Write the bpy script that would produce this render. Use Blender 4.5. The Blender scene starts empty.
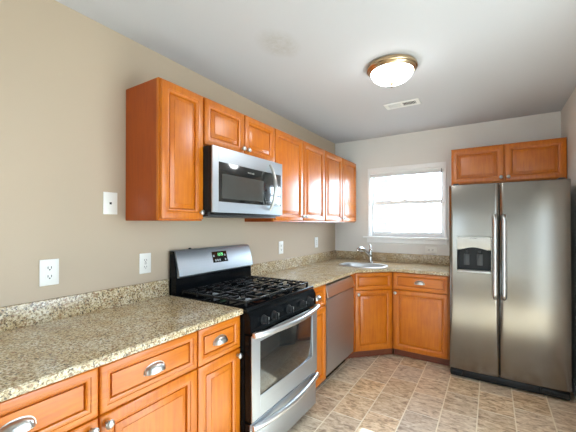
import bpy, bmesh, math, random
from mathutils import Vector, Matrix
random.seed(7)
S = bpy.context.scene
C = S.collection
PI = math.pi
L = 3.997          # distance to the sink wall
W = 2.352          # right wall
H = 2.459          # ceiling
YR = -3.2          # rear wall, behind the camera

# ------------------------------------------------------------------ camera
cam_d = bpy.data.cameras.new('camera')
cam = bpy.data.objects.new('camera', cam_d); C.objects.link(cam)
cam.location = (1.784, 0, 1.3746)
cam.rotation_euler = (math.radians(90.2865), 0, math.radians(32.4314))
cam_d.sensor_fit = 'HORIZONTAL'; cam_d.sensor_width = 36
cam_d.lens = 36 * 319.98 / 576
cam_d.shift_y = 6.19 / 576
cam_d.clip_start = 0.02
S.camera = cam

# ------------------------------------------------------------------ light and exposure
S.view_settings.view_transform = 'Standard'
S.view_settings.look = 'None'
S.view_settings.gamma = 1
S.view_settings.use_curve_mapping = False
S.view_settings.exposure = -0.24
world = bpy.data.worlds.new('sky'); S.world = world
world.use_nodes = True
bg = world.node_tree.nodes['Background']
bg.inputs['Color'].default_value = (0.66, 0.84, 1.0, 1)
# bright overcast sky, brightest beyond the sink window
wn_ = world.node_tree
w_tc = wn_.nodes.new('ShaderNodeTexCoord'); w_sp = wn_.nodes.new('ShaderNodeSeparateXYZ'); w_mr = wn_.nodes.new('ShaderNodeMapRange')
w_mr.interpolation_type = 'SMOOTHSTEP'
for k, v in (('From Min', 0.1), ('From Max', 0.9), ('To Min', 7.0), ('To Max', 30.0)): w_mr.inputs[k].default_value = v
wn_.links.new(w_tc.outputs['Generated'], w_sp.inputs[0]); wn_.links.new(w_sp.outputs['Y'], w_mr.inputs['Value'])
wn_.links.new(w_mr.outputs[0], bg.inputs['Strength'])
sd = bpy.data.lights.new('sun', 'SUN'); sun = bpy.data.objects.new('sun', sd); C.objects.link(sun)
sd.energy = 30; sd.angle = math.radians(0.6); sd.color = (0.56, 0.78, 1.0)
sun.rotation_euler = Vector((-1.44, 0.045, -2.03)).to_track_quat('-Z', 'Y').to_euler()
sun.location = (6, -2, 8)
def sky_portal(name, loc, direction, sx, sy):
    """tells the renderer where the sky comes in (real openings in the shell)"""
    d = bpy.data.lights.new(name, 'AREA'); d.shape = 'RECTANGLE'; d.size = sx; d.size_y = sy
    d.cycles.is_portal = True
    o = bpy.data.objects.new(name, d); C.objects.link(o); o.location = loc
    o.rotation_euler = Vector(direction).to_track_quat('-Z', 'Y').to_euler()
sky_portal('portal_rear', (0.5, YR - 0.02, 1.3), (0, 1, 0), 0.8, 2.0)
sky_portal('portal_side', (W + 0.06, -2.4, 1.3), (-1, 0, 0), 1.0, 2.0)
sky_portal('portal_patio', (W + 0.06, 1.40, 1.02), (-1, 0, 0), 1.30, 2.03)
sky_portal('portal_sink', (0.9075, L + 0.135, 1.623), (0, -1, 0), 0.871, 0.814)

# ------------------------------------------------------------------ material helpers
def newmat(name):
    m = bpy.data.materials.new(name); m.use_nodes = True
    nt = m.node_tree
    return m, nt, nt.nodes['Principled BSDF']
def N(nt, t, **kw):
    n = nt.nodes.new(t)
    for k, v in kw.items():
        if k.startswith('i_'): n.inputs[k[2:].replace('_', ' ')].default_value = v
        else: setattr(n, k, v)
    return n
def ramp(nt, stops, interp='LINEAR'):
    n = nt.nodes.new('ShaderNodeValToRGB'); r = n.color_ramp; r.interpolation = interp
    while len(r.elements) < len(stops): r.elements.new(0.5)
    for e, (p, c) in zip(r.elements, stops):
        e.position = p; e.color = (*c, 1)
    return n
def s2l(r, g, b):
    f = lambda c: (c/255/12.92) if c/255 <= 0.04045 else ((c/255+0.055)/1.055)**2.4
    return (f(r), f(g), f(b))
def plain(name, col, rough=0.5, metal=0.0, coat=0.0, spec=0.5, noise=0.04):
    m, nt, b = newmat(name)
    tc = N(nt, 'ShaderNodeTexCoord'); nz = N(nt, 'ShaderNodeTexNoise', i_Scale=14.0, i_Detail=3.0)
    nt.links.new(tc.outputs['Object'], nz.inputs['Vector'])
    r = ramp(nt, [(0.3, tuple(c*(1-noise) for c in col)), (0.7, tuple(min(1, c*(1+noise)) for c in col))])
    nt.links.new(nz.outputs['Fac'], r.inputs['Fac']); nt.links.new(r.outputs['Color'], b.inputs['Base Color'])
    b.inputs['Roughness'].default_value = rough; b.inputs['Metallic'].default_value = metal
    b.inputs['Coat Weight'].default_value = coat; b.inputs['Specular IOR Level'].default_value = spec
    b.inputs['Coat Roughness'].default_value = 0.15
    return m
def wall_mat(name, col, bump=0.02):
    m, nt, b = newmat(name)
    tc = N(nt, 'ShaderNodeTexCoord'); nz = N(nt, 'ShaderNodeTexNoise', i_Scale=3.0, i_Detail=4.0)
    nt.links.new(tc.outputs['Object'], nz.inputs['Vector'])
    r = ramp(nt, [(0.3, tuple(c*0.985 for c in col)), (0.7, col)])
    nt.links.new(nz.outputs['Fac'], r.inputs['Fac']); nt.links.new(r.outputs['Color'], b.inputs['Base Color'])
    b.inputs['Roughness'].default_value = 0.75; b.inputs['Specular IOR Level'].default_value = 0.3
    n2 = N(nt, 'ShaderNodeTexNoise', i_Scale=180.0, i_Detail=2.0); nt.links.new(tc.outputs['Object'], n2.inputs['Vector'])
    bp = N(nt, 'ShaderNodeBump', i_Strength=bump, i_Distance=0.002)
    nt.links.new(n2.outputs['Fac'], bp.inputs['Height']); nt.links.new(bp.outputs['Normal'], b.inputs['Normal'])
    return m
def wood_mat(name, base, dark, axis, coat=0.6):
    m, nt, b = newmat(name)
    tc = N(nt, 'ShaderNodeTexCoord'); oi = N(nt, 'ShaderNodeObjectInfo')
    off = N(nt, 'ShaderNodeVectorMath', operation='SCALE'); off.inputs[0].default_value = (7, 3, 11)
    nt.links.new(oi.outputs['Random'], off.inputs['Scale'])
    add = N(nt, 'ShaderNodeVectorMath', operation='ADD')
    nt.links.new(tc.outputs['Object'], add.inputs[0]); nt.links.new(off.outputs[0], add.inputs[1])
    mp = N(nt, 'ShaderNodeMapping')
    sc = [22, 22, 22]; sc[axis] = 1.6
    mp.inputs['Scale'].default_value = sc
    nt.links.new(add.outputs[0], mp.inputs['Vector'])
    g = N(nt, 'ShaderNodeTexNoise', i_Scale=3.0, i_Detail=6.0, i_Distortion=0.6)
    nt.links.new(mp.outputs[0], g.inputs['Vector'])
    bl = N(nt, 'ShaderNodeTexNoise', i_Scale=7.0, i_Detail=3.0)
    nt.links.new(add.outputs[0], bl.inputs['Vector'])
    mx = N(nt, 'ShaderNodeMix', data_type='FLOAT'); mx.inputs[0].default_value = 0.45
    nt.links.new(g.outputs['Fac'], mx.inputs[2]); nt.links.new(bl.outputs['Fac'], mx.inputs[3])
    r = ramp(nt, [(0.30, dark), (0.62, base)])
    nt.links.new(mx.outputs[0], r.inputs['Fac']); nt.links.new(r.outputs['Color'], b.inputs['Base Color'])
    b.inputs['Roughness'].default_value = 0.38
    b.inputs['Specular IOR Level'].default_value = 0.3; b.inputs['Coat Weight'].default_value = coat; b.inputs['Coat Roughness'].default_value = 0.27
    bp = N(nt, 'ShaderNodeBump', i_Strength=0.05, i_Distance=0.001)
    nt.links.new(g.outputs['Fac'], bp.inputs['Height']); nt.links.new(bp.outputs['Normal'], b.inputs['Normal'])
    return m
def steel_mat(name, col, rough, axis, aniso=0.0, var=0.08):
    m, nt, b = newmat(name)
    tc = N(nt, 'ShaderNodeTexCoord'); mp = N(nt, 'ShaderNodeMapping')
    sc = [260, 260, 260]; sc[axis] = 2.0
    mp.inputs['Scale'].default_value = sc
    nt.links.new(tc.outputs['Object'], mp.inputs['Vector'])
    g = N(nt, 'ShaderNodeTexNoise', i_Scale=1.0, i_Detail=3.0); nt.links.new(mp.outputs[0], g.inputs['Vector'])
    cl = N(nt, 'ShaderNodeTexNoise', i_Scale=5.0, i_Detail=4.0); nt.links.new(tc.outputs['Object'], cl.inputs['Vector'])
    mr = N(nt, 'ShaderNodeMapRange'); mr.inputs['To Min'].default_value = rough - var; mr.inputs['To Max'].default_value = rough + var
    nt.links.new(cl.outputs['Fac'], mr.inputs['Value']); nt.links.new(mr.outputs[0], b.inputs['Roughness'])
    r = ramp(nt, [(0.3, tuple(c*0.94 for c in col)), (0.7, col)])
    nt.links.new(g.outputs['Fac'], r.inputs['Fac']); nt.links.new(r.outputs['Color'], b.inputs['Base Color'])
    b.inputs['Metallic'].default_value = 1.0
    return m
def granite_mat(name):
    m, nt, b = newmat(name)
    tc = N(nt, 'ShaderNodeTexCoord')
    n1 = N(nt, 'ShaderNodeTexNoise', i_Scale=120.0, i_Detail=4.0, i_Roughness=0.65, i_Distortion=0.4)
    n2 = N(nt, 'ShaderNodeTexNoise', i_Scale=9.0, i_Detail=3.0)
    v1 = N(nt, 'ShaderNodeTexVoronoi', i_Scale=190.0); v2 = N(nt, 'ShaderNodeTexVoronoi', i_Scale=110.0)
    for n in (n1, n2, v1, v2): nt.links.new(tc.outputs['Object'], n.inputs['Vector'])
    base = ramp(nt, [(0.33, s2l(84, 66, 48)), (0.42, s2l(158, 136, 104)), (0.50, s2l(206, 190, 158)), (0.60, s2l(228, 218, 196)), (0.75, s2l(246, 242, 234))])
    nt.links.new(n1.outputs['Fac'], base.inputs['Fac'])
    tint = ramp(nt, [(0.35, s2l(230, 214, 184)), (0.65, s2l(250, 248, 244))])
    nt.links.new(n2.outputs['Fac'], tint.inputs['Fac'])
    m1 = N(nt, 'ShaderNodeMix', data_type='RGBA', blend_type='MULTIPLY'); m1.inputs[0].default_value = 0.75
    nt.links.new(base.outputs['Color'], m1.inputs[6]); nt.links.new(tint.outputs['Color'], m1.inputs[7])
    # dark and rusty flecks: random cells of the voronoi
    sep = N(nt, 'ShaderNodeSeparateColor'); nt.links.new(v1.outputs['Color'], sep.inputs[0])
    f1 = ramp(nt, [(0.88, (0, 0, 0)), (0.92, (1, 1, 1))]); nt.links.new(sep.outputs[0], f1.inputs['Fac'])
    fm = N(nt, 'ShaderNodeMath', operation='MULTIPLY'); fm.inputs[1].default_value = 0.85
    nt.links.new(f1.outputs['Color'], fm.inputs[0])
    m2 = N(nt, 'ShaderNodeMix', data_type='RGBA'); nt.links.new(fm.outputs[0], m2.inputs[0])
    nt.links.new(m1.outputs[2], m2.inputs[6]); m2.inputs[7].default_value = (*s2l(62, 48, 40), 1)
    sep2 = N(nt, 'ShaderNodeSeparateColor'); nt.links.new(v2.outputs['Color'], sep2.inputs[0])
    f2 = ramp(nt, [(0.88, (0, 0, 0)), (0.93, (1, 1, 1))]); nt.links.new(sep2.outputs[1], f2.inputs['Fac'])
    fm2 = N(nt, 'ShaderNodeMath', operation='MULTIPLY'); fm2.inputs[1].default_value = 0.6
    nt.links.new(f2.outputs['Color'], fm2.inputs[0])
    m3 = N(nt, 'ShaderNodeMix', data_type='RGBA'); nt.links.new(fm2.outputs[0], m3.inputs[0])
    nt.links.new(m2.outputs[2], m3.inputs[6]); m3.inputs[7].default_value = (*s2l(140, 96, 62), 1)
    nt.links.new(m3.outputs[2], b.inputs['Base Color'])
    b.inputs['Roughness'].default_value = 0.22; b.inputs['Specular IOR Level'].default_value = 0.5
    return m
def floor_mat(name):
    m, nt, b = newmat(name)
    TW, TL = 0.2257, 0.305
    tc = N(nt, 'ShaderNodeTexCoord'); sp = N(nt, 'ShaderNodeSeparateXYZ')
    nt.links.new(tc.outputs['Object'], sp.inputs[0])
    def M(op, a, bb=None, c=None):
        n = N(nt, 'ShaderNodeMath', operation=op)
        for i, v in enumerate((a, bb, c)):
            if v is None: continue
            if isinstance(v, (int, float)): n.inputs[i].default_value = v
            else: nt.links.new(v, n.inputs[i])
        return n.outputs[0]
    u = M('DIVIDE', M('SUBTRACT', sp.outputs['X'], 0.794 - 10*TW), TW)
    col = M('FLOOR', u); fu = M('FRACT', u)
    odd = M('MODULO', col, 2.0)
    v = M('ADD', M('DIVIDE', M('SUBTRACT', sp.outputs['Y'], 2.315 - 30*TL), TL), M('MULTIPLY', M('SUBTRACT', 1.0, odd), 0.5))
    row = M('FLOOR', v); fv = M('FRACT', v)
    du = M('MULTIPLY', M('MINIMUM', fu, M('SUBTRACT', 1.0, fu)), TW)
    dv = M('MULTIPLY', M('MINIMUM', fv, M('SUBTRACT', 1.0, fv)), TL)
    gu = M('LESS_THAN', du, 0.0042); gv = M('LESS_THAN', dv, 0.0036)
    wn = N(nt, 'ShaderNodeTexWhiteNoise', noise_dimensions='3D')
    cb = N(nt, 'ShaderNodeCombineXYZ'); nt.links.new(col, cb.inputs[0]); nt.links.new(row, cb.inputs[1])
    nt.links.new(cb.outputs[0], wn.inputs['Vector'])
    # mottled stone, offset per tile
    ad = N(nt, 'ShaderNodeVectorMath', operation='MULTIPLY_ADD'); ad.inputs[1].default_value = (5, 5, 5)
    nt.links.new(wn.outputs['Color'], ad.inputs[0]); nt.links.new(tc.outputs['Object'], ad.inputs[2])
    mp = N(nt, 'ShaderNodeMapping'); mp.inputs['Scale'].default_value = (16, 34, 16); mp.inputs['Rotation'].default_value = (0, 0, 0.30)
    nt.links.new(ad.outputs[0], mp.inputs['Vector'])
    nz = N(nt, 'ShaderNodeTexNoise', i_Scale=1.0, i_Detail=7.0, i_Roughness=0.65, i_Distortion=0.8)
    nt.links.new(mp.outputs[0], nz.inputs['Vector'])
    warm = ramp(nt, [(0.34, s2l(138, 98, 58)), (0.45, s2l(200, 162, 116)), (0.55, s2l(226, 194, 150)), (0.66, s2l(242, 220, 186))])
    cool = ramp(nt, [(0.30, s2l(138, 118, 98)), (0.44, s2l(188, 170, 150)), (0.56, s2l(208, 194, 176)), (0.70, s2l(226, 214, 200))])
    for r in (warm, cool): nt.links.new(nz.outputs['Fac'], r.inputs['Fac'])
    sc = N(nt, 'ShaderNodeSeparateColor'); nt.links.new(wn.outputs['Color'], sc.inputs[0])
    mx = N(nt, 'ShaderNodeMix', data_type='RGBA')
    mxr = N(nt, 'ShaderNodeMapRange'); mxr.inputs['To Min'].default_value = 0.10; mxr.inputs['To Max'].default_value = 0.72; nt.links.new(sc.outputs[2], mxr.inputs['Value'])
    nt.links.new(mxr.outputs[0], mx.inputs[0]); nt.links.new(warm.outputs['Color'], mx.inputs[6]); nt.links.new(cool.outputs['Color'], mx.inputs[7])
    br = N(nt, 'ShaderNodeMapRange'); br.inputs['To Min'].default_value = 0.90; br.inputs['To Max'].default_value = 1.08
    nt.links.new(sc.outputs[1], br.inputs['Value'])
    hs = N(nt, 'ShaderNodeHueSaturation'); nt.links.new(mx.outputs[2], hs.inputs['Color']); nt.links.new(br.outputs[0], hs.inputs['Value'])
    g1 = N(nt, 'ShaderNodeMix', data_type='RGBA'); nt.links.new(M('MULTIPLY', gv, 0.9), g1.inputs[0])
    nt.links.new(hs.outputs[0], g1.inputs[6]); g1.inputs[7].default_value = (*s2l(246, 236, 216), 1)
    g2 = N(nt, 'ShaderNodeMix', data_type='RGBA'); nt.links.new(M('MULTIPLY', gu, 0.9), g2.inputs[0])
    nt.links.new(g1.outputs[2], g2.inputs[6]); g2.inputs[7].default_value = (*s2l(240, 226, 200), 1)
    nt.links.new(g2.outputs[2], b.inputs['Base Color'])
    b.inputs['Roughness'].default_value = 0.42; b.inputs['Specular IOR Level'].default_value = 1.0
    bp = N(nt, 'ShaderNodeBump', i_Strength=0.06, i_Distance=0.002)
    nt.links.new(nz.outputs['Fac'], bp.inputs['Height']); nt.links.new(bp.outputs['Normal'], b.inputs['Normal'])
    return m
def ceiling_mat(name):
    m, nt, b = newmat(name)
    tc = N(nt, 'ShaderNodeTexCoord')
    # a faint patched stain with a shape of its own
    mp = N(nt, 'ShaderNodeMapping'); mp.vector_type = 'POINT'
    mp.inputs['Location'].default_value = (-0.70, -1.60, 0)
    nt.links.new(tc.outputs['Object'], mp.inputs['Vector'])
    sc = N(nt, 'ShaderNodeVectorMath', operation='MULTIPLY'); sc.inputs[1].default_value = (7.5, 5.5, 0)
    nt.links.new(mp.outputs[0], sc.inputs[0])
    ln = N(nt, 'ShaderNodeVectorMath', operation='LENGTH'); nt.links.new(sc.outputs[0], ln.inputs[0])
    mask = ramp(nt, [(0.45, (1, 1, 1)), (1.0, (0, 0, 0))]); nt.links.new(ln.outputs['Value'], mask.inputs['Fac'])
    nz = N(nt, 'ShaderNodeTexNoise', i_Scale=22.0, i_Detail=6.0, i_Roughness=0.7, i_Distortion=1.2); nt.links.new(tc.outputs['Object'], nz.inputs['Vector'])
    r = ramp(nt, [(0.35, (0.75, 0.75, 0.75)), (0.62, (0.25, 0.25, 0.25))]); nt.links.new(nz.outputs['Fac'], r.inputs['Fac'])
    mu = N(nt, 'ShaderNodeMath', operation='MULTIPLY'); nt.links.new(mask.outputs['Color'], mu.inputs[0]); nt.links.new(r.outputs['Color'], mu.inputs[1])
    mx = N(nt, 'ShaderNodeMix', data_type='RGBA'); nt.links.new(mu.outputs[0], mx.inputs[0])
    mx.inputs[6].default_value = (*s2l(202, 203, 207), 1); mx.inputs[7].default_value = (*s2l(182, 180, 176), 1)
    nt.links.new(mx.outputs[2], b.inputs['Base Color'])
    b.inputs['Roughness'].default_value = 0.8; b.inputs['Specular IOR Level'].default_value = 0.25
    return m
def siding_mat(name):
    m, nt, b = newmat(name)
    tc = N(nt, 'ShaderNodeTexCoord'); nz = N(nt, 'ShaderNodeTexNoise', i_Scale=4.0)
    nt.links.new(tc.outputs['Object'], nz.inputs['Vector'])
    r = ramp(nt, [(0.3, s2l(146, 148, 150)), (0.7, s2l(152, 154, 156))]); nt.links.new(nz.outputs['Fac'], r.inputs['Fac'])
    nt.links.new(r.outputs['Color'], b.inputs['Base Color']); b.inputs['Roughness'].default_value = 0.6
    return m
def glass_mat(name, refl=0.08):
    m = bpy.data.materials.new(name); m.use_nodes = True; nt = m.node_tree
    nt.nodes.remove(nt.nodes['Principled BSDF'])
    out = nt.nodes['Material Output']
    t = N(nt, 'ShaderNodeBsdfTransparent'); g = N(nt, 'ShaderNodeBsdfGlossy'); g.inputs['Roughness'].default_value = 0.02
    mx = N(nt, 'ShaderNodeMixShader'); mx.inputs[0].default_value = refl
    nt.links.new(t.outputs[0], mx.inputs[1]); nt.links.new(g.outputs[0], mx.inputs[2]); nt.links.new(mx.outputs[0], out.inputs['Surface'])
    return m
def emit_mat(name, col, strength):
    m, nt, b = newmat(name)
    b.inputs['Base Color'].default_value = (*col, 1); b.inputs['Emission Color'].default_value = (*col, 1)
    b.inputs['Emission Strength'].default_value = strength
    b.inputs['Roughness'].default_value = 0.3
    return m

WB, WD = s2l(203, 113, 14), s2l(178, 88, 6)
M = {
 'wall_left': wall_mat('paint_beige', s2l(196, 178, 156)),
 'wall': wall_mat('paint_beige_lit', s2l(230, 227, 222)),  # same paint as left wall, with brighter, cooler light put into the colour
 'ceiling': ceiling_mat('ceiling_white'),
 'floor': floor_mat('vinyl_stone_tile'),
 'wood_v': wood_mat('maple_vertical', WB, WD, 2),
 'wood_h': wood_mat('maple_horizontal', WB, WD, 0),
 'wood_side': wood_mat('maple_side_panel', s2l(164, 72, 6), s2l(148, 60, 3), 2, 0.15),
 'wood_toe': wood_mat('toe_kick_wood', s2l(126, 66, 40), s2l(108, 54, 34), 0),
 'granite': granite_mat('granite_speckled'),
 'steel': steel_mat('brushed_steel', (0.54, 0.575, 0.61), 0.44, 0, var=0.03),
 'steel_v': steel_mat('brushed_steel_fridge', (0.258, 0.238, 0.212), 0.21, 0, var=0.02),
 'steel_bright': steel_mat('polished_steel', (0.73, 0.76, 0.78), 0.32, 0, var=0.02),
 'nickel': plain('brushed_nickel', (0.52, 0.51, 0.48), 0.30, 1.0),
 'chrome': plain('chrome', (0.58, 0.58, 0.58), 0.10, 1.0),
 'brass': plain('antique_brass', (0.62, 0.47, 0.30), 0.25, 1.0),
 'black': plain('black_enamel', (0.004, 0.005, 0.006), 0.12, 0, 0.0, 0.16),
 'black_glass': plain('black_glass', (0.010, 0.011, 0.011), 0.06, 0, 0.5),
 'mw_screen': plain('microwave_screen', (0.060, 0.062, 0.058), 0.10, 0, 0.5),
 'iron': plain('cast_iron', (0.010, 0.011, 0.012), 0.24, 0, 0, 0.4),
 'dark_plastic': plain('dark_plastic', (0.012, 0.013, 0.014), 0.38, 0, 0, 0.25),
 'grey_case': plain('grey_case', (0.05, 0.052, 0.055), 0.45),
 'silver_plastic': plain('silver_plastic', (0.50, 0.49, 0.46), 0.34, 0.35),
 'white': plain('white_trim_paint', s2l(248, 248, 248), 0.4, noise=0.005),
 'white_plastic': plain('white_plastic', s2l(240, 238, 232), 0.35, noise=0.01),
 'vent_white': plain('vent_white', s2l(236, 236, 234), 0.5, noise=0.01),
 'slot': plain('dark_slot', (0.02, 0.02, 0.02), 0.6),
 'duct': plain('duct_grey', (0.20, 0.20, 0.20), 0.6),
 'glass': glass_mat('window_glass'),
 'bowl': emit_mat('frosted_glass_lit', (0.94, 0.96, 0.97), 22.0),
 'display': emit_mat('green_digits', (0.25, 0.9, 0.35), 0.9),
 'print': plain('grey_print', (0.42, 0.43, 0.43), 0.5),
 'siding': siding_mat('white_siding'),
 'ground': plain('gravel_ground', s2l(176, 166, 150), 0.9, noise=0.15),
 'sink': steel_mat('sink_steel', (0.66, 0.66, 0.66), 0.36, 0),
}

# ------------------------------------------------------------------ mesh helpers
def BM(): return bmesh.new()
def quad(bm, *co): return bm.faces.new([bm.verts.new(c) for c in co])
def box(bm, x0, x1, y0, y1, z0, z1, bev=0.0, seg=2):
    t = bmesh.new()
    bmesh.ops.create_cube(t, size=1)
    for v in t.verts:
        v.co = Vector((x0 + (v.co.x+.5)*(x1-x0), y0 + (v.co.y+.5)*(y1-y0), z0 + (v.co.z+.5)*(z1-z0)))
    if bev: bmesh.ops.bevel(t, geom=list(t.edges), offset=bev, segments=seg, affect='EDGES', profile=0.5)
    merge(bm, t)
def merge(bm, t, mat=None):
    if mat is not None: bmesh.ops.transform(t, matrix=mat, verts=t.verts)
    me = bpy.data.meshes.new('tmp'); t.to_mesh(me); t.free(); bm.from_mesh(me); bpy.data.meshes.remove(me)
def lathe(bm, prof, c=(0, 0, 0), seg=32, sx=1.0, sy=1.0, axis='z'):
    """prof: (radius, height) pairs, bottom to top or any order"""
    t = bmesh.new(); rings = []
    for r, h in prof:
        if r < 1e-6: rings.append([t.verts.new((0, 0, h))])
        else: rings.append([t.verts.new((r*sx*math.cos(2*PI*i/seg), r*sy*math.sin(2*PI*i/seg), h)) for i in range(seg)])
    for a, b in zip(rings, rings[1:]):
        for i in range(seg):
            j = (i+1) % seg
            if len(a) == 1 and len(b) == 1: continue
            if len(a) == 1: t.faces.new((a[0], b[j], b[i]))
            elif len(b) == 1: t.faces.new((a[i], a[j], b[0]))
            else: t.faces.new((a[i], a[j], b[j], b[i]))
    m = Matrix.Translation(c)
    if axis == '-y': m = m @ Matrix.Rotation(PI/2, 4, 'X')       # local z -> -y
    bmesh.ops.recalc_face_normals(t, faces=t.faces)
    merge(bm, t, m)
def tube(bm, pts, r, seg=10, rs=None, flat=1.0, updir=None):
    t = bmesh.new(); rings = []
    P = [Vector(p) for p in pts]; prev = None
    for i, p in enumerate(P):
        d = (P[min(i+1, len(P)-1)] - P[max(i-1, 0)]).normalized()
        up = Vector(updir) if updir else (prev if prev else (Vector((0, 0, 1)) if abs(d.z) < 0.9 else Vector((1, 0, 0))))
        a = d.cross(up).normalized(); b = a.cross(d).normalized(); prev = b
        rr = rs[i] if rs else r
        rings.append([t.verts.new(p + a*math.cos(2*PI*k/seg)*rr + b*math.sin(2*PI*k/seg)*rr*flat) for k in range(seg)])
    for x, y in zip(rings, rings[1:]):
        for k in range(seg): t.faces.new((x[k], x[(k+1) % seg], y[(k+1) % seg], y[k]))
    t.faces.new(rings[0][::-1]); t.faces.new(rings[-1])
    bmesh.ops.recalc_face_normals(t, faces=t.faces)
    merge(bm, t)
def prism(bm, poly, z0, z1, bev=0.0):
    """vertical extrusion of an xy polygon"""
    t = bmesh.new()
    lo = [t.verts.new((x, y, z0)) for x, y in poly]; hi = [t.verts.new((x, y, z1)) for x, y in poly]
    n = len(poly)
    t.faces.new(lo[::-1]); t.faces.new(hi)
    for i in range(n): t.faces.new((lo[i], lo[(i+1) % n], hi[(i+1) % n], hi[i]))
    bmesh.ops.recalc_face_normals(t, faces=t.faces)
    if bev: bmesh.ops.bevel(t, geom=list(t.edges), offset=bev, segments=2, affect='EDGES')
    merge(bm, t)
def prism_x(bm, poly, x0, x1, bev=0.0):
    """extrusion along x of a (y, z) polygon"""
    t = bmesh.new()
    lo = [t.verts.new((x0, y, z)) for y, z in poly]; hi = [t.verts.new((x1, y, z)) for y, z in poly]
    n = len(poly)
    t.faces.new(lo[::-1]); t.faces.new(hi)
    for i in range(n): t.faces.new((lo[i], lo[(i+1) % n], hi[(i+1) % n], hi[i]))
    bmesh.ops.recalc_face_normals(t, faces=t.faces)
    if bev: bmesh.ops.bevel(t, geom=list(t.edges), offset=bev, segments=2, affect='EDGES')
    merge(bm, t)
def frame_loops(bm, x0, x1, z0, z1, yf, loops, fill):
    """concentric rectangles on a front facing -y; loops = (inset, depth behind front plane yf outward)."""
    t = bmesh.new(); R = []
    for ins, w in loops:
        y = yf - w
        R.append([t.verts.new(c) for c in ((x0+ins, y, z0+ins), (x1-ins, y, z0+ins), (x1-ins, y, z1-ins), (x0+ins, y, z1-ins))])
    for a, b in zip(R, R[1:]):
        for i in range(4): t.faces.new((a[i], a[(i+1) % 4], b[(i+1) % 4], b[i]))
    if fill: t.faces.new(R[-1])
    merge(bm, t)
def link(name, bm, mat, parent=None, smooth=True):
    me = bpy.data.meshes.new(name); bm.to_mesh(me); bm.free()
    o = bpy.data.objects.new(name, me); C.objects.link(o)
    me.materials.append(M[mat] if isinstance(mat, str) else mat)
    if smooth:
        me.polygons.foreach_set('use_smooth', [True]*len(me.polygons))
        try: me.set_sharp_from_angle(angle=math.radians(38))
        except Exception: pass
    if parent: o.parent = parent
    return o
def tag(o, label, cat, group=None):
    o['label'] = label; o['category'] = cat
    if group: o['group'] = group
    return o
def thing(name, label, cat, loc=(0, 0, 0), rz=0, group=None):
    o = bpy.data.objects.new(name, None); C.objects.link(o)
    o.location = loc; o.rotation_euler = (0, 0, rz); o.empty_display_size = 0.1
    return tag(o, label, cat, group)
def struct(name, bm, mat, parent=None):
    o = link(name, bm, mat, parent, smooth=False)
    if not parent: o['kind'] = 'structure'
    return o
LEFT = PI/2        # things on the left wall face +x
def text_mesh(name, s, size, mat, parent, loc, rot=(PI/2, 0, 0)):
    cu = bpy.data.curves.new('t', 'FONT'); cu.body = s; cu.size = size; cu.align_x = 'CENTER'; cu.align_y = 'CENTER'; cu.extrude = 0.0003
    to = bpy.data.objects.new('t', cu); C.objects.link(to)
    dg = bpy.context.evaluated_depsgraph_get()
    me = bpy.data.meshes.new_from_object(to.evaluated_get(dg)); bpy.data.objects.remove(to)
    me.name = name; me.materials.clear(); me.materials.append(M[mat])
    o = bpy.data.objects.new(name, me); C.objects.link(o); o.parent = parent; o.location = loc; o.rotation_euler = rot
    return o

# ------------------------------------------------------------------ room shell
T = 0.14
bm = BM(); box(bm, -T, W+T, YR-T, L+T, -0.10, 0.0); struct('floor', bm, 'floor')
bm = BM(); box(bm, -T, W+T, YR-T, L+T, H, H+0.12); struct('ceiling', bm, 'ceiling')
bm = BM(); box(bm, -T, 0, YR-T, L+T, 0, H); struct('wall_left', bm, 'wall_left')
# back wall with the window opening
WX0, WX1, WZ0, WZ1 = 0.472, 1.343, 1.216, 2.030
bm = BM()
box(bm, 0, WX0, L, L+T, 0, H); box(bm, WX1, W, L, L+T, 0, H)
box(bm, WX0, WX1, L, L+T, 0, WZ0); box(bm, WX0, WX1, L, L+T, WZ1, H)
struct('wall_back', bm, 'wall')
# right wall with the patio door opening (outside the view, beside the camera)
PY0, PY1, PZ = 0.75, 2.05, 2.03
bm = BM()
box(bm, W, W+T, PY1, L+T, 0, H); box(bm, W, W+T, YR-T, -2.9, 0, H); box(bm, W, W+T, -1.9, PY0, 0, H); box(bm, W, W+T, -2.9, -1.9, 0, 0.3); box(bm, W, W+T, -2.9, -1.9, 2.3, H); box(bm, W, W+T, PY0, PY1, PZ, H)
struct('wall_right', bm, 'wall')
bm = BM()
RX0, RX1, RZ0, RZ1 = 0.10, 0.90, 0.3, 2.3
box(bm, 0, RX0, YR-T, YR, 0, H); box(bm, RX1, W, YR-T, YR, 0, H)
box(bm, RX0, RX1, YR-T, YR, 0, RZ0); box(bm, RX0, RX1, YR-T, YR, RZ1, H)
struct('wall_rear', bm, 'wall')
bm = BM(); box(bm, W-0.013, W, PY1+0.07, L, 0.0, 0.085, 0.004); struct('baseboard_right', bm, 'white')

# ------------------------------------------------------------------ window over the sink
bm = BM()
cw = 0.016
box(bm, WX0-cw, WX0+0.004, L-0.018, L, WZ0, WZ1+0.045, 0.003)
box(bm, WX1-0.004, WX1+cw, L-0.018, L, WZ0, WZ1+0.045, 0.003)
box(bm, WX0+0.004, WX1-0.004, L-0.018, L, WZ1-0.004, WZ1+0.045, 0.003)
win = struct('window_1', bm, 'white')
bm = BM(); box(bm, WX0-cw-0.055, WX1+cw+0.018, L-0.045, L+0.05, WZ0-0.024, WZ0, 0.004); struct('window_stool', bm, 'white', win)
bm = BM(); box(bm, WX0-cw-0.01, WX1+cw, L-0.014, L, WZ0-0.078, WZ0-0.024, 0.003); struct('apron', bm, 'white', win)
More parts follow.
